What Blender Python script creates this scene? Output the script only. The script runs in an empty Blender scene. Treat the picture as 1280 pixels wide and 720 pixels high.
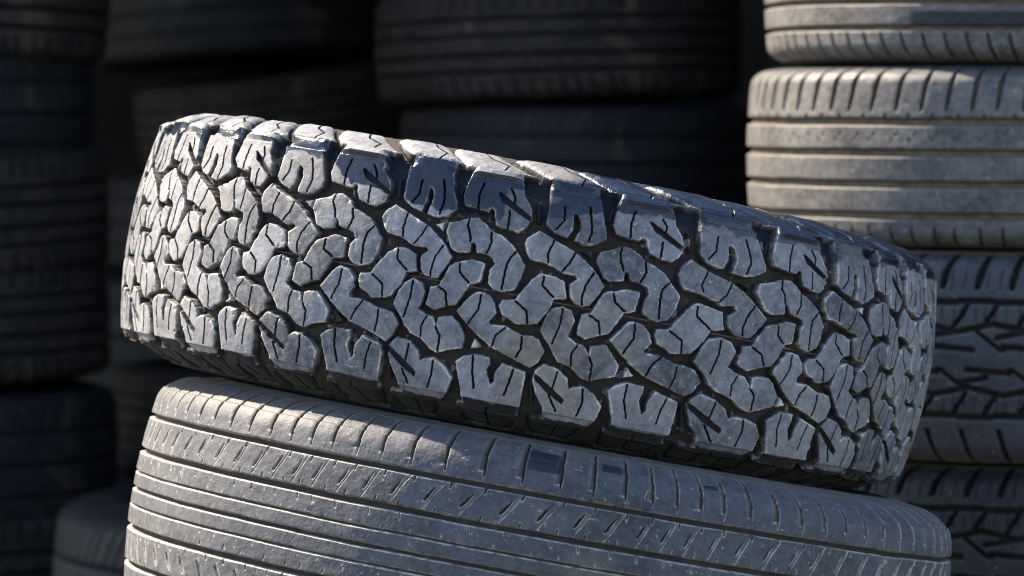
import bpy, math, random
import numpy as np
from mathutils import Matrix, Vector

random.seed(4)
RNG = np.random.default_rng(11)
PI = math.pi
scene = bpy.context.scene
COL = scene.collection
GZ = 0.85                     # camera height above the yard: fitted positions are relative to the camera

# ------------------------------------------------------------------ tread blocks of the all-terrain tyre
# outlines and sipes in (pitch number, millimetres from the tread's centre line)
LUGS = {
 'U1': ([(-0.291,46.1),(-0.274,52),(-0.155,60.1),(0.038,53.9),(0.344,47.3),(0.539,40.1),(0.672,32.9),(0.826,22.8),(0.742,12.9),(0.67,3.2),(0.572,2.5),(0.48,4.1),(0.418,8.1),(0.381,18.6),(0.482,24.9),(0.421,28.7),(0.276,27.2),(0.222,28.9),(-0.004,34.2),(-0.187,34.7),(-0.24,38.8)], [[(0.038,53.9),(-0.001,41.4),(0.015,34.4)], [(0.35,47),(0.322,37.4),(0.229,29)], [(0.674,32.1),(0.592,21.5),(0.563,9.9),(0.571,2.8)]]),
 'U2': ([(0.691,44.3),(0.708,51.8),(0.864,55.3),(0.992,60.1),(1.096,60.9),(1.199,56.8),(1.285,50.9),(1.406,48.7),(1.535,43.4),(1.61,38.1),(1.743,27.2),(1.715,15.5),(1.665,5.2),(1.534,1.9),(1.437,2.6),(1.368,7.2),(1.365,17.6),(1.417,24),(1.373,29.7),(1.272,32.2),(1.166,33),(1.12,39.6),(1.056,40.5),(1.061,31.5),(1.047,30.4),(0.91,29.1),(0.817,30.7)], [[(0.992,60.1),(0.983,53.6),(1.031,47),(1.057,40.2)], [(1.285,50.9),(1.305,41.5),(1.272,32.2)], [(1.617,38.2),(1.541,30.6),(1.531,20.9),(1.543,2.6)]]),
 'M1': ([(0.917,17.5),(1,19.3),(1.125,23.6),(1.273,22.6),(1.259,6.4),(1.191,4.2),(1.14,3.8),(1.091,-5.8),(1.007,-17.5),(0.902,-19.6),(0.72,-25.8),(0.597,-22.5),(0.605,-12.8),(0.613,-7.1),(0.729,-4.1),(0.791,4.7),(0.851,14.3)], [[(1,19.3),(1.014,10.7),(1.14,4.1)], [(0.718,-4.7),(0.856,-8.9),(0.907,-19.5)]]),
 'M2': ([(-0.439,-10.5),(-0.424,-6.3),(-0.29,-4.4),(-0.234,2.8),(-0.119,16.5),(-0.048,21.8),(0.003,23),(0.141,22.3),(0.279,19.2),(0.332,6.3),(0.231,4.2),(0.184,3.3),(0.127,-6.7),(0.006,-20.2),(-0.105,-22.9),(-0.23,-24),(-0.268,-21.7),(-0.395,-17.9)], [[(-0.011,22.4),(-0.001,13.4),(0.181,4.4)], [(-0.29,-4.7),(-0.133,-11.7),(-0.099,-22.8)]]),
 'L1': ([(-0.93,-23),(-0.847,-13),(-0.771,-4.8),(-0.709,-3.6),(-0.609,-4.9),(-0.532,-10.2),(-0.49,-18.4),(-0.566,-26.7),(-0.535,-30.2),(-0.345,-29.2),(-0.128,-34.9),(-0.024,-33.9),(0.09,-35.9),(0.185,-44.4),(0.122,-54.8),(0.038,-59.8),(-0.152,-55.2),(-0.469,-48.5),(-0.637,-41.3),(-0.774,-33.6)], [[(-0.706,-4.7),(-0.694,-18.1),(-0.78,-32.9)], [(-0.341,-29.4),(-0.43,-38.3),(-0.465,-48.4)], [(-0.123,-35.3),(-0.123,-45.2),(-0.148,-54.8)]]),
 'L2': ([(0.086,-26.4),(0.136,-13.8),(0.189,-6.7),(0.326,-2.6),(0.457,-5),(0.516,-12.3),(0.477,-24),(0.442,-26.3),(0.616,-32.7),(0.705,-33.2),(0.793,-41),(0.822,-40.6),(0.822,-32.6),(0.887,-31),(1.009,-30),(1.081,-34),(1.197,-44.4),(1.168,-54),(1.021,-57.5),(0.875,-62),(0.769,-60.5),(0.599,-52.6),(0.418,-49.5),(0.313,-43.6),(0.246,-38)], [[(0.328,-3.4),(0.333,-17.7),(0.277,-36)], [(0.621,-32.6),(0.57,-42.1),(0.59,-52.3)], [(0.812,-40.7),(0.879,-48),(0.882,-61.6)]]),
 'Q': ([(-1.087,96.7),(-0.905,98.3),(-0.625,100.8),(-0.491,100.3),(-0.417,89.6),(-0.314,79.7),(-0.281,69.6),(-0.286,68.8),(-0.3,66.1),(-0.34,60.7),(-0.415,56.5),(-0.523,56.6),(-0.673,60.1),(-0.713,66.4),(-0.721,70.8),(-0.754,73.3),(-0.801,72.3),(-0.802,69.4),(-0.929,69.6),(-1.114,71.5),(-1.174,78.2),(-1.159,86.5)], [[(-0.914,93.9),(-0.941,82.4),(-0.934,69.8)], [(-0.585,93),(-0.52,85.7),(-0.514,81)], [(-0.545,72.4),(-0.548,67.5),(-0.536,57.2)]]),
 'Qslit': ([(-0.714,87.5),(-0.67,86.1),(-0.278,70.2),(-0.294,68),(-0.486,74.9),(-0.656,81.1)], []),
 'P': ([(-0.102,98.9),(0.127,102.3),(0.376,104.9),(0.566,106.4),(0.601,95.5),(0.667,81.8),(0.744,69.9),(0.749,65.1),(0.602,58.5),(0.482,56.2),(0.34,57.7),(0.381,70.2),(0.347,77.9),(0.307,81.4),(0.256,81.6),(0.266,68.8),(0.21,59.3),(0.039,62),(-0.071,67.8),(-0.09,85.3)], [[(0.108,86.3),(0.12,73.5),(0.03,65.1)], [(0.455,89.7),(0.511,78.3),(0.548,69.1),(0.512,59)]]),
 'Pd': ([(-0.002,-96.1),(-0.041,-98.2),(-0.192,-99),(-0.303,-98.7),(-0.501,-98.5),(-0.687,-99.2),(-0.722,-93.6),(-0.785,-80.1),(-0.847,-67.4),(-0.782,-62.5),(-0.651,-58.2),(-0.455,-58.7),(-0.455,-65.1),(-0.483,-71.1),(-0.395,-83.4),(-0.358,-80.5),(-0.366,-71),(-0.287,-61.1),(-0.006,-65.9),(0,-72.3)], [[(-0.654,-59.4),(-0.647,-73.4),(-0.575,-88.4)], [(-0.149,-64.8),(-0.194,-76.6),(-0.203,-88.8)]]),
 'Qd': ([(2.998,-104.8),(2.687,-102.8),(2.401,-102.9),(2.32,-93.2),(2.198,-82.6),(2.127,-72.3),(2.117,-66.3),(2.129,-62.6),(2.226,-55.5),(2.424,-57.8),(2.575,-64.9),(2.622,-73.6),(2.696,-70.5),(2.839,-69.6),(2.992,-73.9),(3.108,-83),(3.083,-94.8)], [[(2.425,-59.8),(2.404,-75.5)], [(2.374,-82.1),(2.495,-95)], [(2.827,-70.4),(2.846,-82),(2.818,-95.9)]]),
 'Qdslit': ([(2.069,-66),(2.126,-65.7),(2.343,-73.9),(2.583,-83.8),(2.571,-86.5),(2.35,-79.4)], []),
 'stU': ([(0.487,49.9),(0.601,52.4),(0.593,45.9)], []),
 'stL': ([(-0.681,-45.4),(-0.592,-51),(-0.705,-53.7)], []),
 'rbU': ([(-0.236,85.6),(-0.215,85.6),(-0.172,69.1),(-0.198,69)], []),
 'rbL': ([(0.068,-69.8),(0.098,-69.8),(0.175,-94.3),(0.147,-95.2)], []),
 'rbU2': ([(-1.185,93.6),(-1.236,80.8),(-1.259,80.9),(-1.213,93.3)], []),
}

# ------------------------------------------------------------------ numeric helpers
def sstep(a, b, x):
    t = np.clip((x - a) / (b - a), 0, 1)
    return t * t * (3 - 2 * t)

def hash3(i, j, k, seed):
    n = (i.astype(np.int64) * 374761393 + j.astype(np.int64) * 668265263 + k.astype(np.int64) * 2147483647 + seed * 974711)
    n = (n ^ (n >> 13)) * 1274126177
    n = n ^ (n >> 16)
    return (n & 0xffff).astype(np.float32) / 65535.0

def vnoise(x, y, z, seed=0):
    xi, yi, zi = np.floor(x), np.floor(y), np.floor(z)
    fx, fy, fz = x - xi, y - yi, z - zi
    fx = fx * fx * (3 - 2 * fx); fy = fy * fy * (3 - 2 * fy); fz = fz * fz * (3 - 2 * fz)
    r = 0
    for a in (0, 1):
        for b in (0, 1):
            for c in (0, 1):
                w = (fx if a else 1 - fx) * (fy if b else 1 - fy) * (fz if c else 1 - fz)
                r = r + w * hash3(xi + a, yi + b, zi + c, seed)
    return r * 2 - 1

def sdf_poly(P, X, Y):
    """distance inside the polygon (positive inside)"""
    d = np.full(X.shape, 1e9); ins = np.zeros(X.shape, bool)
    n = len(P)
    for i in range(n):
        x1, y1 = P[i]; x2, y2 = P[(i + 1) % n]
        ex, ey = x2 - x1, y2 - y1
        L = ex * ex + ey * ey + 1e-14
        t = np.clip(((X - x1) * ex + (Y - y1) * ey) / L, 0, 1)
        dx = X - x1 - t * ex; dy = Y - y1 - t * ey
        np.minimum(d, dx * dx + dy * dy, out=d)
        if y1 != y2:
            m = (y1 > Y) != (y2 > Y)
            ins ^= m & (X < ex * (Y - y1) / ey + x1)
    d = np.sqrt(d)
    return np.where(ins, d, -d)

def dist_line(P, X, Y):
    d = np.full(X.shape, 1e9)
    for (x1, y1), (x2, y2) in zip(P[:-1], P[1:]):
        ex, ey = x2 - x1, y2 - y1
        t = np.clip(((X - x1) * ex + (Y - y1) * ey) / (ex * ex + ey * ey + 1e-14), 0, 1)
        dx = X - x1 - t * ex; dy = Y - y1 - t * ey
        np.minimum(d, dx * dx + dy * dy, out=d)
    return np.sqrt(d)

# ------------------------------------------------------------------ object helpers
def tag(o, label=None, cat=None, group=None, kind=None):
    if label: o['label'] = label
    if cat: o['category'] = cat
    if group: o['group'] = group
    if kind: o['kind'] = kind
    return o

def grid_object(name, V, mat, parent=None, closed=True, attr=None, smooth=True, flip=False):
    """V: (nt, ns, 3) vertices; closed wraps the first axis"""
    nt, ns = V.shape[:2]
    me = bpy.data.meshes.new(name)
    I = np.arange(nt * ns).reshape(nt, ns)
    A = I if closed else I[:-1]
    B = np.roll(I, -1, 0) if closed else I[1:]
    q = np.stack([A[:, :-1], B[:, :-1], B[:, 1:], A[:, 1:]], -1).reshape(-1, 4)
    if flip: q = q[:, ::-1]
    nf = len(q)
    me.vertices.add(nt * ns); me.vertices.foreach_set('co', V.astype(np.float32).ravel())
    me.loops.add(nf * 4); me.loops.foreach_set('vertex_index', q.astype(np.int32).ravel())
    me.polygons.add(nf)
    me.polygons.foreach_set('loop_start', np.arange(0, nf * 4, 4, dtype=np.int32))
    me.polygons.foreach_set('use_smooth', np.full(nf, smooth))
    if attr is not None:
        a = me.attributes.new('wear', 'FLOAT_COLOR', 'POINT')
        a.data.foreach_set('color', attr.astype(np.float32).ravel())
    me.update(); me.validate()
    me.materials.append(mat)
    o = bpy.data.objects.new(name, me); COL.objects.link(o)
    if parent: o.parent = parent
    return o

# ------------------------------------------------------------------ materials
def nodes_of(name):
    m = bpy.data.materials.new(name); m.use_nodes = True
    nt = m.node_tree; nt.nodes.clear()
    out = nt.nodes.new('ShaderNodeOutputMaterial'); b = nt.nodes.new('ShaderNodeBsdfPrincipled')
    nt.links.new(b.outputs[0], out.inputs[0])
    return m, nt, b

class NT:
    def __init__(s, nt): s.t = nt
    def n(s, kind, **kw):
        x = s.t.nodes.new(kind)
        for k, v in kw.items(): setattr(x, k, v)
        return x
    def l(s, a, b): s.t.links.new(a, b)
    def noise(s, co, scale, detail=4, rough=.55, dist=0.0):
        x = s.n('ShaderNodeTexNoise'); x.inputs['Scale'].default_value = scale
        x.inputs['Detail'].default_value = detail; x.inputs['Roughness'].default_value = rough
        x.inputs['Distortion'].default_value = dist
        s.l(co, x.inputs['Vector']); return x.outputs['Fac']
    def ramp(s, v, a, b, lo=0.0, hi=1.0):
        x = s.n('ShaderNodeMapRange'); x.inputs[1].default_value = a; x.inputs[2].default_value = b
        x.inputs[3].default_value = lo; x.inputs[4].default_value = hi
        s.l(v, x.inputs[0]); return x.outputs[0]
    def math(s, op, a, b):
        x = s.n('ShaderNodeMath', operation=op)
        for i, v in enumerate((a, b)):
            if isinstance(v, (int, float)): x.inputs[i].default_value = v
            else: s.l(v, x.inputs[i])
        return x.outputs[0]
    def mix(s, f, a, b):
        x = s.n('ShaderNodeMix', data_type='RGBA')
        if isinstance(f, (int, float)): x.inputs[0].default_value = f
        else: s.l(f, x.inputs[0])
        for i, v in ((6, a), (7, b)):
            if isinstance(v, tuple): x.inputs[i].default_value = (*v, 1)
            else: s.l(v, x.inputs[i])
        return x.outputs[2]

def rubber(name, top_lo, top_hi, floor, wall, edge, clean=(.007, .011, .022), edge_amt=.6, rough=.62, stain=(.3, .26, .2), stain_amt=.25, bump=.25, crough=.36, scr=.35, spec=.5, sheen=.12):
    m, t, b = nodes_of(name); g = NT(t)
    co = g.n('ShaderNodeTexCoord').outputs['Object']
    at = g.n('ShaderNodeAttribute', attribute_name='wear')
    sep = g.n('ShaderNodeSeparateColor'); g.l(at.outputs['Color'], sep.inputs[0])
    H, E, K = sep.outputs[0], sep.outputs[1], sep.outputs[2]
    tint = at.outputs['Alpha']
    n1 = g.noise(co, 22, 5, .6); n2 = g.noise(co, 130, 4, .65); n3 = g.noise(co, 700, 3, .7)
    f = g.math('ADD', g.math('MULTIPLY', n1, .35), g.math('ADD', g.math('MULTIPLY', n2, .5), g.math('MULTIPLY', n3, .28)))
    f = g.math('ADD', f, g.math('MULTIPLY', g.math('SUBTRACT', tint, .5), .16))
    f = g.ramp(f, .42, .73)
    top = g.mix(f, top_lo, top_hi)
    # dusty stains and fine pale scratches on the worn rubber
    top = g.mix(g.math('MULTIPLY', g.ramp(g.noise(co, 9, 5, .6, .4), .55, .72), stain_amt), top, stain)
    mp = g.n('ShaderNodeMapping'); mp.inputs['Rotation'].default_value = (.5, .9, .4); mp.inputs['Scale'].default_value = (30, 420, 55); g.l(co, mp.inputs[0])
    sc = g.ramp(g.noise(mp.outputs[0], 1, 3, .6, .6), .68, .76)
    top = g.mix(g.math('MULTIPLY', sc, scr), top, (.42, .41, .39))
    sp = g.ramp(g.noise(co, 240, 3, .6), .66, .72)
    top = g.mix(g.math('MULTIPLY', sp, .55), top, (.5, .48, .44))
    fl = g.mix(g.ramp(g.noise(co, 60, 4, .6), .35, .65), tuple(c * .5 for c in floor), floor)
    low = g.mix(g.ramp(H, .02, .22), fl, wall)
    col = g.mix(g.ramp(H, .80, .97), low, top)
    e2 = g.math('MULTIPLY', E, g.math('MULTIPLY', g.ramp(n2, .3, .6), edge_amt))
    col = g.mix(e2, col, edge)
    kk = g.ramp(g.math('ADD', K, g.math('MULTIPLY', g.math('SUBTRACT', n2, .5), .8)), .34, .58)
    cl = g.mix(g.ramp(n2, .5, .75), clean, tuple(c * 2.2 for c in clean))  # wiped rubber, with a blue sky reflection mixed into its base colour
    cl = g.mix(g.math('MULTIPLY', e2, .45), cl, edge)
    col = g.mix(kk, col, cl)
    g.l(col, b.inputs['Base Color'])
    r = g.math('ADD', g.math('MULTIPLY', n2, .22), rough - .11)
    r2 = g.n('ShaderNodeMix'); g.l(kk, r2.inputs[0]); g.l(r, r2.inputs[2]); r2.inputs[3].default_value = crough
    r3 = g.n('ShaderNodeMix'); g.l(g.ramp(H, .5, .95), r3.inputs[0]); r3.inputs[2].default_value = .9; g.l(r2.outputs[0], r3.inputs[3])
    g.l(r3.outputs[0], b.inputs['Roughness'])
    b.inputs['Specular IOR Level'].default_value = spec
    g.l(g.math('MULTIPLY', g.math('MULTIPLY', H, g.math('SUBTRACT', 1.0, kk)), sheen), b.inputs['Sheen Weight']); b.inputs['Sheen Roughness'].default_value = .4; b.inputs['Sheen Tint'].default_value = (1, .88, .72, 1)
    bp = g.n('ShaderNodeBump'); bp.inputs['Strength'].default_value = bump; bp.inputs['Distance'].default_value = .0012
    hh = g.math('ADD', g.math('MULTIPLY', n3, .5), g.math('MULTIPLY', n2, .9))
    hh = g.math('SUBTRACT', hh, g.math('MULTIPLY', sc, .3))
    g.l(hh, bp.inputs['Height']); g.l(bp.outputs[0], b.inputs['Normal'])
    return m

def plain(name, lo, hi, scale=12, rough=.7, bump=.2):
    m, t, b = nodes_of(name); g = NT(t)
    co = g.n('ShaderNodeTexCoord').outputs['Object']
    n1 = g.noise(co, scale, 6, .62); n2 = g.noise(co, scale * 9, 4, .6)
    f = g.ramp(g.math('ADD', g.math('MULTIPLY', n1, .65), g.math('MULTIPLY', n2, .35)), .35, .68)
    g.l(g.mix(f, lo, hi), b.inputs['Base Color'])
    b.inputs['Roughness'].default_value = rough
    bp = g.n('ShaderNodeBump'); bp.inputs['Strength'].default_value = bump; bp.inputs['Distance'].default_value = .004
    g.l(n2, bp.inputs['Height']); g.l(bp.outputs[0], b.inputs['Normal'])
    return m

M_HERO = rubber('dusty_tread_rubber', (.040, .045, .058), (.240, .247, .264), (.036, .029, .023), (.009, .008, .008), (.55, .52, .48), edge_amt=1.0, stain=(.30, .25, .18), stain_amt=.45, bump=.5, scr=.6, crough=.2, sheen=.13, clean=(.004, .008, .018))  # groove floor and wall colours darkened to deepen the shade between lugs
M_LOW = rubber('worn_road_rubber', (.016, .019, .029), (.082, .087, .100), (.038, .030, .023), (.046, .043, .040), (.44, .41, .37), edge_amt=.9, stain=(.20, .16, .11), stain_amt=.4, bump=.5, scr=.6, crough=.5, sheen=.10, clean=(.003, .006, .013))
M_PALE = rubber('pale_dusty_rubber', (.034, .034, .037), (.165, .157, .148), (.17, .125, .085), (.045, .037, .028), (.24, .22, .19), edge_amt=.3, stain=(.02,.022,.026), stain_amt=.8, spec=.4, sheen=.05, bump=.5)
M_GREY = rubber('grey_rubber', (.018, .021, .029), (.050, .054, .064), (.010, .010, .010), (.004, .004, .005), (.17, .15, .12), edge_amt=.4, stain_amt=.06, rough=.55)
M_GREY_D = rubber('darker_grey_rubber', (.010, .012, .017), (.034, .036, .042), (.010, .010, .010), (.004, .004, .005), (.12, .11, .09), edge_amt=.35, stain_amt=.06, rough=.65, spec=.35)
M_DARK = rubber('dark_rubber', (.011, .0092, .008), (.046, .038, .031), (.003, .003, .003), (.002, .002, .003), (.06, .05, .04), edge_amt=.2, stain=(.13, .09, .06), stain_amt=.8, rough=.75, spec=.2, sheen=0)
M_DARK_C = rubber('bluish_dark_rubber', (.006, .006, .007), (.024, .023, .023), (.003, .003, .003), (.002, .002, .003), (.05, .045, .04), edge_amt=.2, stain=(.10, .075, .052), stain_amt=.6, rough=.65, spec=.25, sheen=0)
M_SIDE = plain('sidewall_rubber', (.018, .018, .02), (.05, .047, .044), 18, .6)
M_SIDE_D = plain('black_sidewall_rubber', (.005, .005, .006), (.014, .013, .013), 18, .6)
M_LINER = plain('inner_liner_rubber', (.012, .012, .012), (.025, .024, .023), 14, .75)
M_GROUND = plain('packed_earth', (.05, .045, .04), (.10, .088, .074), 1.6, .95, .5)
M_SHED = plain('shade_black_boards', (.002, .002, .002), (.007, .0065, .006), 3, .9)  # colour taken near black so gaps between stacks read as deep shade

# ------------------------------------------------------------------ tyre parts
def lathe(name, prof, mat, parent, n=144, half=0.0, smooth=True, flip=False):
    """prof: list of (axial, radius)"""
    th = np.linspace(0, 2 * PI, n, endpoint=False)
    p = np.array(prof)
    V = np.zeros((n, len(p), 3))
    V[..., 0] = np.sin(th)[:, None] * p[None, :, 1]
    V[..., 1] = -np.cos(th)[:, None] * p[None, :, 1]
    V[..., 2] = p[None, :, 0] + half
    return grid_object(name, V, mat, parent, True, None, smooth, flip)

def sidewalls(root, half, r_end, v_end, vmax, rbead, vbead, mat, liner, seg=144):
    """two sidewalls from the tread's ends to the beads, and the liner inside"""
    for sgn in (1, -1):
        pr = [(v_end - .003, r_end + .004), (v_end, r_end - .0005)]
        N = 22
        for i in range(1, N + 1):
            t = i / N
            r = r_end + (rbead - r_end) * t
            v = v_end + (vbead - v_end) * t + (vmax - max(v_end, vbead)) * 1.15 * math.sin(PI * t ** .8)
            v += .0012 * (math.sin(t * 40) > .75)                   # moulded rings
            pr.append((v, r))
        pr += [(vbead - .004, rbead - .008), (vbead - .014, rbead - .010), (vbead - .022, rbead - .004)]
        pr = [(sgn * v, r) for v, r in pr]
        lathe('sidewall', pr, mat, root, seg, half, True, flip=(sgn > 0))
    inn = []
    for i in range(21):
        t = -1 + 2 * i / 20
        inn.append((t * (vbead - .016), rbead + (r_end - .012 - rbead) * (1 - abs(t) ** 4)))
    lathe('inner_liner', inn, liner, root, 96, half, True, flip=False)

def profile_sampler(pts, smooth=.004):
    """pts: (axial, radius) from the centre outwards; returns functions of arc length on the + side"""
    p = np.array(pts); seg = np.hypot(*np.diff(p, axis=0).T)
    cum = np.concatenate([[0], np.cumsum(seg)])
    def at(s):
        a = np.abs(s)
        return np.sign(s) * np.interp(a, cum, p[:, 0]), np.interp(a, cum, p[:, 1])
    def nrm(s):
        h = smooth
        v1, r1 = at(s + h); v0, r0 = at(s - h)
        tv, tr = v1 - v0, r1 - r0
        L = np.hypot(tv, tr) + 1e-12
        return -tr / L, tv / L                                          # (axial, radial) outward normal
    return at, nrm, cum[-1]

def tread_grid(name, th, s, at, nrm, depth, attr, mat, root, half, smooth):
    v, r = at(s); nv, nr = nrm(s)
    R = r[None] - depth * nr[None]; Vv = v[None] - depth * nv[None]
    P = np.stack([np.sin(th)[:, None] * R, -np.cos(th)[:, None] * R, Vv + half], -1)
    return grid_object(name, P, mat, root, True, attr, smooth, flip=False)

def theta_samples(dmin, lim=100, back=.012, floor=.42):
    out = []; a = 0.0
    L = math.radians(lim)
    while a < L:
        out.append(a); a += dmin / max(math.cos(a), floor)
    k = int(max(8, (PI - a) / back))
    out += list(np.linspace(a, PI, k, endpoint=False))
    pos = np.array(out)
    return np.concatenate([-pos[:0:-1], pos])

def pose(root, C, tx, ty, half):
    """root at the middle of the lower sidewall's plane; C is the centre of the tyre"""
    a = Vector((math.sin(tx), math.sin(ty), 0)); a.z = math.sqrt(1 - a.x ** 2 - a.y ** 2)
    f = Vector((0, -1, 0)); f = (f - a * f.dot(a)).normalized()
    r = a.cross(-f).normalized(); r = -r if r.x < 0 else r
    m = Matrix((r, -f, a)).transposed().to_4x4()
    base = Vector(C) - a * half
    m.translation = base
    root.matrix_world = m

def empty(name):
    o = bpy.data.objects.new(name, None); COL.objects.link(o); o.empty_display_size = .1
    return o

# ------------------------------------------------------------------ the all-terrain tyre on top
def build_hero():
    half = .128
    root = empty('tyre')
    R0, Rc = .400, .452
    tr = [(v, R0 - v * v / (2 * Rc)) for v in np.linspace(0, .097, 24)]
    Re = tr[-1][1]
    pts = tr + [(.0985, Re - .0012), (.1095, Re - .0060), (.1105, Re - .0072), (.1165, Re - .020), (.1215, Re - .034), (.1235, Re - .046), (.1238, Re - .056), (.1215, Re - .062), (.1225, Re - .072)]
    at, nrm, send = profile_sampler(pts, .005)
    th = theta_samples(.00112)
    s = np.concatenate([np.arange(-.1, .1, .00046)])
    so = np.linspace(.1, send, 120)
    s = np.concatenate([-so[::-1], s[1:], so])
    deg = np.degrees(th)
    kn = [-64.07, -55.34, -46.78, -38.7, -29.23, -18.74, -10.3, .47, 9.74, 21.14, 33.41, 44.16, 53.87, 61.85]
    ku = list(range(-7, 7))
    step = (360 - 64.07 - 61.85) / 25
    post = [61.85 + step * i for i in range(1, 26)]; pu = [6 + i for i in range(1, 26)]
    KD = np.array([x - 360 for x in post[:-1]] + kn + post); KU = np.array([x - 38 for x in pu[:-1]] + ku + pu)
    u = np.interp(deg, KD, KU)
    v_of_s = s * 1000.0
    nt, ns = len(th), len(s)
    lugd = np.full((nt, ns), -.02); short = np.zeros((nt, ns)); tint = np.full((nt, ns), .5); slit = np.zeros((nt, ns)); step_h = np.zeros((nt, ns)); stone = np.zeros((nt, ns))
    L = {k: (np.array(o), [np.array(z) for z in sp]) for k, (o, sp) in LUGS.items()}
    # shoulder lugs run on over the edge; sidewall lugs lean back from them
    def over(k, sg, lim):
        o = L[k][0].copy(); m = o[:, 1] * sg > lim
        o[m, 1] = sg * 113.0
        L[k] = (o, L[k][1])
    over('P', 1, 97); over('Q', 1, 95); over('Pd', -1, 97); over('Qd', -1, 101)
    for k, a, b in (('SP', -.12, .70), ('SQ', -1.20, -.30)):
        L[k] = (np.array([(a, 111), (b, 111), (b - .36, 136), (b - .62, 160), (a - .55, 160), (a - .33, 136)]), [np.array([(.5 * a + .5 * b, 109), (.5 * a + .5 * b + .06, 124), (.5 * a + .5 * b - .2, 134), (.5 * a + .5 * b - .45, 162)])])
    L['SPd'] = (np.array([(-.78, -106), (-.02, -106), (.03, -122), (.0, -140), (-.05, -160), (-.70, -160), (-.74, -140), (-.77, -122)]), [np.array([(-.40, -104), (-.41, -122), (-.33, -160)])])
    L['SQd'] = (np.array([(.20, -106), (.90, -106), (.94, -122), (.92, -140), (.86, -160), (.24, -160), (.18, -140), (.16, -122)]), [np.array([(.60, -112), (.58, -124), (.62, -160)])])
    for k in L:
        o, sips = L[k]
        for n in range(-12, 13):
            o2 = o + np.array([2 * n, 0])
            uc = o2[:, 0].mean()
            if uc < u.min() - .7 or uc > u.max() + .7: continue
            dloc = np.radians(np.interp(uc + .5, KU, KD) - np.interp(uc - .5, KU, KD)) * .397   # metres per pitch here
            lo, hi = np.searchsorted(u, [o2[:, 0].min() - .14, o2[:, 0].max() + .14])
            ja, jb = np.searchsorted(v_of_s, [o2[:, 1].min() - 5, o2[:, 1].max() + 5])
            if hi - lo < 2: continue
            vis = hi - lo > 25
            X = ((u[lo:hi] - uc) * dloc)[:, None] + 0 * s[None, ja:jb]
            Y = s[None, ja:jb] + 0 * X
            if vis:                                                     # uneven wear: outlines wander a little
                wob = .00016
                ph = RNG.random(4) * 6.28
                Xw = X + wob * (np.sin(Y * 900 + ph[0]) + .6 * np.sin(Y * 2100 + ph[1]))
                Yw = Y + wob * (np.sin(X * 900 + ph[2]) + .6 * np.sin(X * 2100 + ph[3]))
            else: Xw, Yw = X, Y
            P = np.stack([(o2[:, 0] - uc) * dloc, o2[:, 1] / 1000], 1)
            if len(P) > 6: P = P + RNG.normal(0, .0004, P.shape)
            d = sdf_poly(P, Xw, Yw) + (.0011 if len(k) == 2 and k[0] in 'UML' else .0006)
            if 'slit' in k:
                slit[lo:hi, ja:jb] = np.maximum(slit[lo:hi, ja:jb], sstep(-.0006, .0008, d) * .8)
                continue
            if k[:2] in ('st', 'rb'):
                hgt = .62 if k[:2] == 'st' else .45
                step_h[lo:hi, ja:jb] = np.maximum(step_h[lo:hi, ja:jb], hgt * sstep(-.0010, .0008, d))
                if k[:2] == 'st':
                    stone[lo:hi, ja:jb] = np.maximum(stone[lo:hi, ja:jb], sstep(-.0006, .0004, d) * (RNG.random() < .8))
                continue
            cur = lugd[lo:hi, ja:jb]
            tint[lo:hi, ja:jb] = np.where((d > cur) & (d > -.002), RNG.random(), tint[lo:hi, ja:jb])
            if k[0] == 'Q' or k[:2] == 'SQ':
                short[lo:hi, ja:jb] = np.maximum(short[lo:hi, ja:jb], sstep(-.002, .001, d))
            lugd[lo:hi, ja:jb] = np.maximum(cur, d)
            for z in sips:
                Z = np.stack([(z[:, 0] + 2 * n - uc) * dloc, z[:, 1] / 1000], 1)
                Z = Z + RNG.normal(0, .0005, Z.shape)
                w = RNG.uniform(.00085, .0011)
                ds = dist_line(Z, Xw, Yw)
                slit[lo:hi, ja:jb] = np.maximum(slit[lo:hi, ja:jb], (1 - sstep(w * .4, w, ds)) * (d > -.0005))
    # heights
    mask = sstep(-.0010, .0002, lugd)
    inside = np.clip(lugd, 0, 1)
    a_s = np.abs(s)
    gd = np.interp(a_s, [0, .085, .10, .115, .13, .15, .162, .170], [.0102, .0105, .0125, .0125, .0095, .0065, .004, .0])[None]
    px = np.sin(th)[:, None] * .39 + 0 * s[None]; py = -np.cos(th)[:, None] * .39 + 0 * s[None]; pz = s[None] + 0 * px
    n_lo = vnoise(px * 60, py * 60, pz * 60, 1); n_mid = vnoise(px * 190, py * 190, pz * 190, 2); n_hi = vnoise(px * 520, py * 520, pz * 520, 3)
    depth = gd * (1 - np.maximum(mask, step_h))
    depth += mask * (.0006 * np.exp(-inside / .0008) + .0004 * n_lo + .00014 * n_mid + .00004 * n_hi)
    depth += (1 - mask) * (.0006 * n_mid + .0004 * n_hi)
    peb = sstep(.30, .62, vnoise(px * 240, py * 240, pz * 240, 14)) * sstep(-.1, .3, n_lo) * (1 - mask) * (np.abs(s) < .096)[None]      # grit caught in the voids
    depth -= peb * .0019
    seam = np.exp(-((s - .0006) / .00045) ** 2)[None] * (1 - mask)                                           # moulding seam
    depth -= seam * .0011
    chip = sstep(.35, .7, n_mid) * np.exp(-inside / .002) * mask          # torn lug edges
    depth += chip * .0012
    sl_d = np.interp(a_s, [0, .1, .12, .15, .17], [.0052, .0052, .003, .002, 0])[None]
    depth += slit * mask * sl_d
    fac = np.interp(s, [.0985, .1030, .1110, .1135, .126], [0, -.0036, -.0012, -.0008, 0])[None]; fac2 = np.interp(np.abs(s), [.0975, .0990, .1100, .1118, .118], [0, .0028, -.0006, -.0008, 0])[None]
    fb = np.interp(-s, [.0972, .0988, .1120, .1200, .150, .168], [0, .0032, .0034, .0095, .0075, 0])[None]
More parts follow.
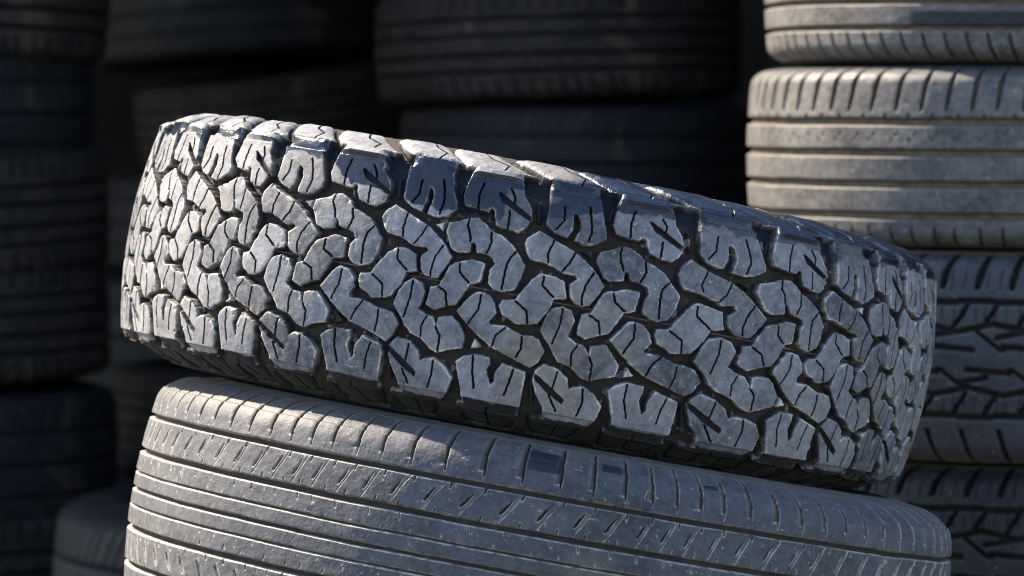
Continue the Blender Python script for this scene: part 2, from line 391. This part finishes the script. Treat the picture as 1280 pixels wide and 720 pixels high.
    depth += mask * short * np.interp(s, [.110, .114, .145, .16], [0, .0026, .0020, 0])[None]
    depth += mask * np.where(s[None] > 0, short * fac + (1 - short) * fac2, fb * (1 - .65 * short * (s[None] > -.108)))
    depth += mask * .0042 * np.exp(-inside / .0045) * sstep(.098, .106, np.abs(s))[None]                      # lugs rounded where they turn the corner
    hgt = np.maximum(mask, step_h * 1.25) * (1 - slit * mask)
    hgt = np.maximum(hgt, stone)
    edge = np.exp(-((inside - .0006) / .0009) ** 2) * mask * (.1 + .9 * sstep(-.35, .5, n_lo + .8 * n_mid))
    # rubber wiped clean towards the upper shoulder: bare glossy black, tinted blue for reflected sky
    sth = np.interp(deg, [-180, -75, -52, -45, -37, -31, -26, -19, -13, -5, 2, 8, 13, 19, 25, 33, 45, 60, 180],
                    [.0985, .0985, .0985, .0985, .0955, .088, .072, .066, .064, .066, .074, .086, .089, .092, .0945, .0945, .0965, .0985, .0985])[:, None]
    clean = sstep(-.006, .006, s[None] - sth + .007 * n_lo + .003 * n_mid)
    # pale, still dusty blocks left standing inside the wiped zone
    clean *= 1 - .65 * sstep(.05, .45, vnoise(px * 34 + 5, py * 34, pz * 20, 8)) * (s[None] < .094)
    top = np.where(short > .5, sstep(.1025, .1045, s[None]), sstep(.1100, .1125, s[None]))
    clean = np.where(s[None] > .09, np.maximum(clean, 0) * (1 - top * (.92 - .74 * sstep(-8, 14, deg)[:, None])), clean)
    bot = sstep(.0990, .1015, -s[None] - .0045 * short + .0012 * n_lo + .0012 * n_mid); hgt = hgt * (1 - .55 * bot * (1 - .35 * sstep(.2, .6, n_lo + .5 * n_mid)))        # shade of the lower facets put into their colour, a little dust kept
    edge = np.where((s[None] < -.0995), edge * .5, edge)
    edge = np.maximum(edge, np.maximum(stone * 1.6, seam * .6 + peb * .35))
    attr = np.stack([hgt, edge, clean, np.clip(tint + .25 * n_lo, 0, 1.6)], -1)
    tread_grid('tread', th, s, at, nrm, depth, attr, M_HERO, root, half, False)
    v_e, r_e = at(np.array([send]))
    sidewalls(root, half, float(r_e[0]), float(v_e[0]), .122, .222, .094, M_SIDE, M_LINER, 200)
    pose(root, (.01642, 3.79047, -.19887 + GZ), math.asin(.18777), math.asin(.06672), half)
    tag(root, 'chunky all-terrain tyre with interlocking knobbly tread blocks, tilted on top of the front stack', 'tyre', 'tyres of the front stack')
    return root

# ------------------------------------------------------------------ worn road tyres with grooves
def ring_groove(V, v0, w, soft=.0012):
    return 1 - sstep(w / 2 - soft, w / 2 + soft * .3, np.abs(V - v0))

def slots(X, S, pitch, w, lean, s0, s1, soft=.0008, shift=0.0, bend=0.0, pw=None, jit=0.0, seed=0):
    """lateral slots repeated along the circumference; X metres round the tyre, S arc position"""
    ph = (X - lean * (S - s0) - bend * (S - s0) ** 2 / max(1e-6, abs(s1 - s0))) / pitch + shift
    k = np.floor(ph)
    h = (np.sin(k * 12.9898 + seed) * 43758.5453) % 1.0
    d = np.abs((ph - k - .5 - (h - .5) * jit) * pitch)
    lo, hi = min(s0, s1), max(s0, s1)
    ww = w / 2
    if pw is not None: ww = ww * np.clip(pw(S), .05, 2)
    end = sstep(lo, lo + .002, S) * (1 - sstep(hi - .002, hi, S))
    return (1 - sstep(ww - soft, ww + soft * .5, d)) * end

def road_tyre(mat, R0, Rc, vt, vsec, rs, pattern, dth, ns, seed, rbead=.21, side=M_SIDE, wear=.0004, lim=100, uneven=1.0, tall=.03):
    """vt: half tread; vsec: half section; rs: shoulder radius drop; pattern(X, S, TH) -> (depth, mask0-1, clean)"""
    half = vsec
    root = empty('tyre')
    pts = [(v, R0 - v * v / (2 * Rc)) for v in np.linspace(0, vt, 16)]
    v0, r0 = pts[-1]
    sl = v0 / Rc
    a0 = math.atan(sl)
    vw = vsec - .004 - v0
    for i in range(1, 15):                                              # rounded shoulder
        t = i / 14 * (PI / 2 * .92 - a0) + a0
        pts.append((v0 + vw * (math.sin(t) - math.sin(a0)) / (1 - math.sin(a0)), r0 - rs * (math.cos(a0) - math.cos(t)) / math.cos(a0)))
    v1, r1 = pts[-1]
    pts += [(v1 + .0015, r1 - tall * .5), (v1 + .002, r1 - tall)]
    at, nrm, send = profile_sampler(pts, .004)
    th = theta_samples(dth, lim)
    s = np.linspace(-send, send, ns)
    X = th[:, None] * R0 + 0 * s[None]; S = s[None] + 0 * X; TH = np.degrees(th)[:, None] + 0 * S
    px = np.sin(th)[:, None] * R0 + 0 * S; py = -np.cos(th)[:, None] * R0 + 0 * S
    n_lo = vnoise(px * 25, py * 25, S * 40, seed); n_mid = vnoise(px * 120, py * 120, S * 160, seed + 1); n_hi = vnoise(px * 400, py * 400, S * 400, seed + 2)
    depth, mask, clean = pattern(X + .0006 * n_mid, S + .0005 * n_lo, TH)
    fade = 1 - sstep(send - .02, send - .004, np.abs(S))
    depth = depth * fade
    depth = depth + wear * (n_lo * uneven + .5 * n_mid + .25 * n_hi)
    e = np.abs(np.gradient(mask, axis=1)) + np.abs(np.gradient(mask, axis=0))
    lit_lip = np.clip(np.gradient(mask, axis=1) * 3, 0, .8)  # lower groove lips painted pale, as if the sun caught them
    edge = np.clip(e * 1.5, 0, .6) * (mask < .5) + lit_lip * (mask < .75) * (.5 + .5 * sstep(-.4, .3, n_lo))
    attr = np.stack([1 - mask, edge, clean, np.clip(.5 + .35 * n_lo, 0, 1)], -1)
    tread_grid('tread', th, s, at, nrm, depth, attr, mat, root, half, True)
    v_e, r_e = at(np.array([send]))
    sidewalls(root, half, float(r_e[0]), float(v_e[0]), vsec, rbead, vsec * .78, side, M_LINER, 120)
    root['half'] = half
    return root

def combine(*parts):
    """parts: (mask, depth)"""
    d = 0; m = 0
    for k, dep in parts:
        d = np.maximum(d, k * dep); m = np.maximum(m, k)
    return d, m

def pat_low(X, S, TH):
    p = [(ring_groove(S, sg * .0712, .0056, .0014), .0055) for sg in (1, -1)]
    p += [(ring_groove(S, sg * .0368, .0062, .0016), .0055) for sg in (1, -1)]
    p += [(ring_groove(S, sg * .0158, .0030, .0010), .0022) for sg in (1, -1)]
    p += [(ring_groove(S, 0.0, .0044, .0012), .0042)]
    A = np.abs(S)
    tk = [-42.14, -38.36, -34.95, -31.58, -27.75, -24.2, -19.99, -15.38, -10.17, -5.16, -.18, 4.09, 8.26, 11.86, 15.21, 18.53, 21.83]
    rest = (360 - 63.97) / 73
    tk = [tk[0] - rest * i for i in range(40, 0, -1)] + tk + [tk[-1] + rest * i for i in range(1, 45)]
    Xs = np.interp(TH + np.degrees((X - np.radians(TH) * .4) / .4), tk, np.arange(len(tk)) + .5) * .0322
    p += [(slots(Xs, A, .0322, .0028, -.06, .0765, .140, .0008, bend=.06, pw=lambda q: np.interp(q, [.076, .084, .1, .12], [.35, .85, 1.1, .8])), .0034)]
    p += [(slots(Xs, A, .0322, .0070, -.02, .0820, .140, .0030, shift=.09, bend=.06) * .55, .0008)]
    p += [(slots(Xs, A, .0322, .0034, .62, .0475, .0635, .0009, shift=.45, jit=.2, seed=5, pw=lambda q: np.interp(q, [.047, .052, .058, .0635], [.7, 1.1, .8, .35])), .0040)]
    p += [(slots(Xs, A, .0322, .0013, .62, .0400, .0700, .0006, shift=.45, jit=.2, seed=5), .0009)]
    p += [(slots(Xs, A, .0322, .0022, .15, .0625, .0700, .0007, shift=.85, jit=.25, seed=7), .0016)]
    p += [(slots(Xs, A, .0322, .0020, .2, .0385, .0455, .0007, shift=.02, jit=.3, seed=8), .0016)]
    p += [(slots(Xs, A, .0322, .0020, -.35, .0265, .0340, .0007, shift=.15, jit=.4, seed=9) * .7, .0014)]
    p += [(slots(Xs, A, .0322, .0016, -.2, .0185, .0225, .0006, shift=.6, jit=.4, seed=12) * .5, .0008)]
    d, m = combine(*p)
    # ledge lines where the shoulder has worn to a step
    d = d + .0012 * sstep(.1010, .1022, A) + .0008 * sstep(.1085, .1094, A)
    m = np.maximum(m, 0)
    cl = np.zeros_like(S)
    for t0, t1, s0, s1 in ((-5.0, -.6, .0925, .117), (4.75, 7.6, .104, .115), (18.9, 20.9, .105, .111)):
        cl = np.maximum(cl, sstep(t0 - .35, t0 + .35, TH) * (1 - sstep(t1 - .35, t1 + .35, TH)) * sstep(s0 - .001, s0 + .001, S) * (1 - sstep(s1 - .0007, s1 + .0007, S)))
    return d, m, cl

def pat_rib(X, S, TH):                                                  # ribs with a slotted shoulder
    p = [(ring_groove(S, v, .0088, .0022), .0060) for v in (.040, .0045, -.031, -.067)]
    p += [(slots(X, S,   .0305, .0058, .16, .051, .12, .0024, bend=.05, jit=.15, seed=3, pw=lambda q: np.interp(q, [.05, .06, .085, .1], [.35, .8, 1.1, .5])), .006)]
    p += [(slots(X, S, .0305, .0035, .0, .0435, .049, .0012, shift=.4, jit=.2, seed=4), .003)]
    p += [(slots(X, S, .0265, .0032, .0, -.118, -.078, .0012, shift=.2, jit=.15, seed=5, pw=lambda q: np.interp(q, [-.118, -.1, -.085, -.078], [1.2, 1.2, .9, .4])), .006)]
    p += [(slots(X, S, .0265, .0028, -.5, .0165, .0230, .0012, shift=.1, jit=.3, seed=6), .0010), (slots(X, S, .0265, .0028, .5, .0225, .0290, .0012, shift=-.02, jit=.3, seed=6), .0010)]
    d, m = combine(*p); return d, m, .44 * sstep(.080, .094, S) + 0 * X  # upper shoulder partly recoloured bluish in place of a sky highlight

def pat_rib2(X, S, TH):                                                 # the one above it: slotted lower shoulder
    p = [(ring_groove(S, v, .0062, .0016), .006) for v in (.050, .008, -.033, -.0625)]
    p += [(slots(X, S, .0262, .0042, -.16, -.125, -.067, .0016, bend=-.05, jit=.15, seed=3, pw=lambda q: np.interp(q, [-.12, -.09, -.072, -.067], [.7, 1.1, .8, .4])), .006)]
    p += [(slots(X, S, .0262, .0042, .2, .068, .12, .0012, jit=.15, seed=3), .006)]
    d, m = combine(*p)
    return d, m, .75 * sstep(-38, -31, TH) * (1 - sstep(40, 46, TH)) * sstep(-.0605, -.0590, S) * (1 - sstep(-.046, -.040, S))

def pat_truck(X, S, TH):                                                # block tread with zigzag grooves and raking voids
    tri = np.abs(((X / .0820) % 1) - .5) * 4 - 1
    tri2 = np.abs(((X / .0820 + .35) % 1) - .5) * 4 - 1
    stepd = .0016 * (np.floor(X / .041) % 2)
    p = [(ring_groove(S - stepd, .0645, .0080, .0014), .0075), (ring_groove(S + stepd, -.0635, .0084, .0014), .0075)]
    p += [(ring_groove(S, .0360 + .0045 * tri, .0078, .0016), .0075), (ring_groove(S, -.0360 + .0045 * tri2, .0078, .0016), .0075)]
    p += [(slots(X, S, .041, .0090, .28, .078, .135, .0016, jit=.08, seed=2, pw=lambda q: np.interp(q, [.078, .09, .12], [.8, 1, 1])), .0078)]
    p += [(slots(X, S, .0137, .0017, .15, .076, .104, .0008, jit=.2, seed=2), .0022)]
    p += [(slots(X, S, .041, .0068, -.28, -.135, -.078, .0016, jit=.08, seed=4), .0078)]
    for sg in (1, -1):
        p += [(slots(X, S, .0365, .0076, .62, min(sg * .036, sg * .064), max(sg * .036, sg * .064), .0013, jit=.15, seed=5 + sg), .0072)]
        p += [(slots(X, S, .0122, .0015, .1, min(sg * .042, sg * .060), max(sg * .042, sg * .060), .0007, jit=.3, seed=8 + sg), .002)]
    for k, (v0, sl, ph) in enumerate(((.013, .13, 0.0), (-.013, .13, .5), (.026, -.3, .3), (-.025, -.3, .8))):
        f = ((X / .0820 + ph) % 1)
        dash = sstep(.08, .12, f) * (1 - sstep(.72, .78, f)) if k < 2 else sstep(.3, .33, f) * (1 - sstep(.72, .76, f))
        p += [(ring_groove(S, v0 - sl * (f - .4) * .05, .0074, .0014) * dash, .0066)]
    p += [(slots(X, S, .0820, .0085, -1.3, .008, .036, .0014, shift=.35), .0066)]
    p += [(slots(X, S, .0820, .0085, -1.3, -.036, -.008, .0014, shift=.85), .0066)]
    d, m = combine(*p); return d, m, np.zeros_like(S)

def pat_plain(X, S, TH):
    p = [(ring_groove(S, v, .007, .002), .006) for v in (.045, .015, -.02, -.05)]
    p += [(slots(X, np.abs(S), .03, .0045, .25, .06, .12, .002, jit=.3, seed=3), .0022)]
    d, m = combine(*p); return d, m, np.zeros_like(S)

def pat_fine(X, S, TH):
    p = [(ring_groove(S, v, .006, .002), .005) for v in (.05, .0, -.05)]
    p += [(slots(X, S, .02, .004, .5, .05, .12, .002, jit=.3, seed=3), .0016)]
    d, m = combine(*p); return d, m, np.zeros_like(S)

# ------------------------------------------------------------------ the setting
def sheet(name, x0, x1, y0, y1, z, n, mat, amp):
    xs = np.linspace(x0, x1, n); ys = np.linspace(y0, y1, n)
    V = np.stack(np.meshgrid(xs, ys, indexing='ij') + [np.zeros((n, n))], -1)
    V[..., 2] = z + amp * (vnoise(V[..., 0] * 2.1, V[..., 1] * 2.1, V[..., 0] * 0, 5) - .9)
    return grid_object(name, V, mat, None, False, None, True)

ground = sheet('ground', -60, 60, -60, 60, 0, 160, M_GROUND, .006)
tag(ground, kind='structure')

def box_part(name, x0, x1, y0, y1, z0, z1, mat, parent):
    me = bpy.data.meshes.new(name)
    v = [(x, y, z) for x in (x0, x1) for y in (y0, y1) for z in (z0, z1)]
    f = [(0, 1, 3, 2), (4, 6, 7, 5), (0, 4, 5, 1), (2, 3, 7, 6), (0, 2, 6, 4), (1, 5, 7, 3)]
    me.from_pydata(v, [], f); me.update(); me.materials.append(mat)
    o = bpy.data.objects.new(name, me); COL.objects.link(o); o.parent = parent
    return o

shed = empty('shade_shed')  # shed added to put the back stacks in the dark
tag(shed, 'added open-fronted shed that keeps light off the back tyre stacks', 'shed')
box_part('backdrop_wall', -4.5, 3.5, 8.9, 9.0, 0, 2.15, M_SHED, shed)  # added as a black backdrop behind the stacks
box_part('shade_roof', -4.6, 3.6, 5.35, 9.1, 2.152, 2.22, M_SHED, shed)  # out of view, added to block sun and sky
box_part('shade_side_wall', 3.502, 3.6, 5.35, 9.0, 0, 2.15, M_SHED, shed)
box_part('shade_partition', .52, .55, 5.2, 8.898, 0, 2.15, M_SHED, shed)  # added to cut light from the right on the centre-back tyres

# ------------------------------------------------------------------ tyres
hero = build_hero()

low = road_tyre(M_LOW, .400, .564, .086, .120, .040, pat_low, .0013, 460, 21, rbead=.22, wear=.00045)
pose(low, (.02497, 3.73810, -.44208 + GZ), math.asin(.17767), math.asin(.06877), .120)
tag(low, 'worn grey road tyre with ring grooves and slit shoulder, directly under the knobbly tyre', 'tyre', 'tyres of the front stack')

def copy_tree(o):
    c = o.copy(); COL.objects.link(c)
    for ch in o.children:
        d = ch.copy(); COL.objects.link(d); d.parent = c
    return c

RG = 'tyres of the pale stack on the right'
t2 = road_tyre(M_PALE, .335, .75, .084, .1055, .030, pat_rib, .0022, 220, 31, rbead=.205)
pose(t2, (.618, 4.62, -.060 + GZ), 0, 0, .1055)
tag(t2, 'pale dusty ribbed tyre with four ring grooves, second from the top of the right stack', 'tyre', RG)
t1 = road_tyre(M_PALE, .330, .7, .080, .103, .030, pat_rib2, .0022, 220, 41, rbead=.205)
pose(t1, (.634, 4.62, .142 + GZ), math.radians(1.2), math.radians(.6), .103)
tag(t1, 'pale tyre cut off by the top edge of the photo, topmost of the right stack', 'tyre', RG)
t3 = road_tyre(M_GREY, .345, .8, .096, .122, .028, pat_truck, .0022, 260, 51, rbead=.205)
pose(t3, (.620, 4.63, -.287 + GZ), 0, 0, .122)
tag(t3, 'dark block-tread tyre with raking voids, third down in the right stack behind the knobbly tyre', 'tyre', RG)
t4 = road_tyre(M_GREY_D, .325, .75, .086, .112, .030, pat_truck, .0022, 220, 61, rbead=.205)
pose(t4, (.612, 4.64, -.524 + GZ), 0, 0, .112)
tag(t4, 'dark slotted tyre low in the right stack, just under the block-tread tyre', 'tyre', RG)

# ---- dim tyres in the shed
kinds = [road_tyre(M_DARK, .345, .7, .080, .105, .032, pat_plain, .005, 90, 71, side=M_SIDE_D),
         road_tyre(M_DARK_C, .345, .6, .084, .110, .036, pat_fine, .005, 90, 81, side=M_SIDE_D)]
used = [False, False]
def place(kind, px, py, D, tx, ty, label, group, rot=0.0, scale=1.0):
    """px, py: where the tyre's centre shows in the photograph; D: metres from the camera"""
    o = kinds[kind]
    if used[kind]: o = copy_tree(o)
    used[kind] = True
    h = (.105, .110)[kind] * scale
    C = ((px - 640) / 4800 * D, D, -(py - 130) / 4800 * D + GZ)
    pose(o, C, math.radians(tx), math.radians(ty), h)
    o.matrix_world = o.matrix_world @ Matrix.Rotation(rot, 4, 'Z') @ Matrix.Scale(scale, 4)
    tag(o, label, 'tyre', group)
    return o

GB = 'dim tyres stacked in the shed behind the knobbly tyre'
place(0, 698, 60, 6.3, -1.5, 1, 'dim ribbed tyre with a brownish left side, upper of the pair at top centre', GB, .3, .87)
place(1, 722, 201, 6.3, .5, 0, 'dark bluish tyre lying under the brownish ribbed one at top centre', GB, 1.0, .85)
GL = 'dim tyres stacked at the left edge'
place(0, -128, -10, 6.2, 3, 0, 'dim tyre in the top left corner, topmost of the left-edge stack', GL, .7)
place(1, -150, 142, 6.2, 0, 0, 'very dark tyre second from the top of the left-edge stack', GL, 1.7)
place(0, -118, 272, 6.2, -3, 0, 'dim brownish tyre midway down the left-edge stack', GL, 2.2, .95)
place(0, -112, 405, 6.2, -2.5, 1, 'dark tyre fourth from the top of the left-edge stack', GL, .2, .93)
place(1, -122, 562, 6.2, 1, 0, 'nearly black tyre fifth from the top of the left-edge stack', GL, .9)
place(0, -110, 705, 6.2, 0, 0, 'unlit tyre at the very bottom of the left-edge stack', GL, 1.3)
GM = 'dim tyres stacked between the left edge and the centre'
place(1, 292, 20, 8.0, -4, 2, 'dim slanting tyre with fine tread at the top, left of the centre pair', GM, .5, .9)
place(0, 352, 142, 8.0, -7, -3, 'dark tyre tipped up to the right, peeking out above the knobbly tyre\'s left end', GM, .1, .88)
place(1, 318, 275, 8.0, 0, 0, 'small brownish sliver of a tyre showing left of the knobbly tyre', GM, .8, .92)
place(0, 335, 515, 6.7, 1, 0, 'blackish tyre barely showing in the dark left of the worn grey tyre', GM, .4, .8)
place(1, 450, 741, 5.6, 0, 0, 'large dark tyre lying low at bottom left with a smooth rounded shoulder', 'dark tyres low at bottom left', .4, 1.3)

# ---- the tyres that carry the stacks, below the frame or hidden behind the front pair
def base(kind, x, y, z, label, group, rot, scale):
    place(kind, 640 + x / y * 4800, 130 + (GZ - z) / y * 4800, y, 0, 0, label, group, rot, scale)
base(0, .11, 3.78, .112, 'flat-lying tyre on the ground, carrying the worn grey tyre of the front stack', 'tyres of the front stack', .5, 1.066)
base(1, .612, 4.64, .1065, 'flat-lying tyre on the ground at the foot of the right stack', RG, .2, .968)
for z, nm in ((.55, 'third tyre down in the centre back pile, hidden by the knobbly tyre'), (.33, 'fourth tyre down in the centre back pile, hidden by the front pair'), (.11, 'bottom tyre of the centre back pile, resting on the ground')):
    base(0, .09 + .02 * math.sin(z * 20), 6.3, z, nm, GB, z * 9, .95 if z != .33 else .97)
for z, nm in ((.38, 'second lowest tyre of the pile left of centre, in deep shade'), (.127, 'lowest tyre of the pile left of centre, on the ground in deep shade')):
    base(1, -.53, 8.0, z, nm, GM, z * 7, 1.15)
base(1, -.43, 6.7, .112, 'shaded tyre on the ground under the blackish one left of the worn grey tyre', GM, .9, .9)

# ------------------------------------------------------------------ camera, light, sky
cam = bpy.data.cameras.new('camera'); cam.lens = 135; cam.sensor_width = 36
cam.clip_end = 400; cam.clip_start = .05
cam.dof.use_dof = True; cam.dof.focus_distance = 3.46; cam.dof.aperture_fstop = 7.1
co = bpy.data.objects.new('camera', cam); COL.objects.link(co)
co.location = (0, 0, GZ)
co.rotation_euler = (PI / 2 - math.atan((360 - 130) / 4800), 0, 0)
scene.camera = co

SUN_AZ = math.radians(-60)          # from +Y, clockwise seen from above: behind the tyres and to the left
SUN_EL = math.radians(46)
d = Vector((math.sin(SUN_AZ) * math.cos(SUN_EL), math.cos(SUN_AZ) * math.cos(SUN_EL), math.sin(SUN_EL)))
sun = bpy.data.lights.new('sun', 'SUN'); sun.energy = 4.5; sun.angle = math.radians(.53); sun.color = (1, .85, .66)
so = bpy.data.objects.new('sun', sun); COL.objects.link(so)
so.rotation_euler = d.to_track_quat('Z', 'Y').to_euler()

w = bpy.data.worlds.new('World'); scene.world = w; w.use_nodes = True
nt = w.node_tree
bg = nt.nodes['Background']; bg.inputs['Strength'].default_value = .10
sky = nt.nodes.new('ShaderNodeTexSky'); sky.sky_type = 'NISHITA'; sky.sun_disc = False
sky.sun_elevation = SUN_EL; sky.sun_rotation = SUN_AZ
nt.links.new(sky.outputs[0], bg.inputs[0])

vs = scene.view_settings
scene.display_settings.display_device = 'sRGB'
vs.view_transform = 'Standard'; vs.look = 'None'; vs.exposure = 1.95; vs.gamma = 1
scene.cycles.use_denoising = True
scene.cycles.denoiser = 'OPENIMAGEDENOISE'
scene.cycles.max_bounces = 8
scene.cycles.pixel_filter_type = 'BLACKMAN_HARRIS'; scene.cycles.filter_width = 1.05
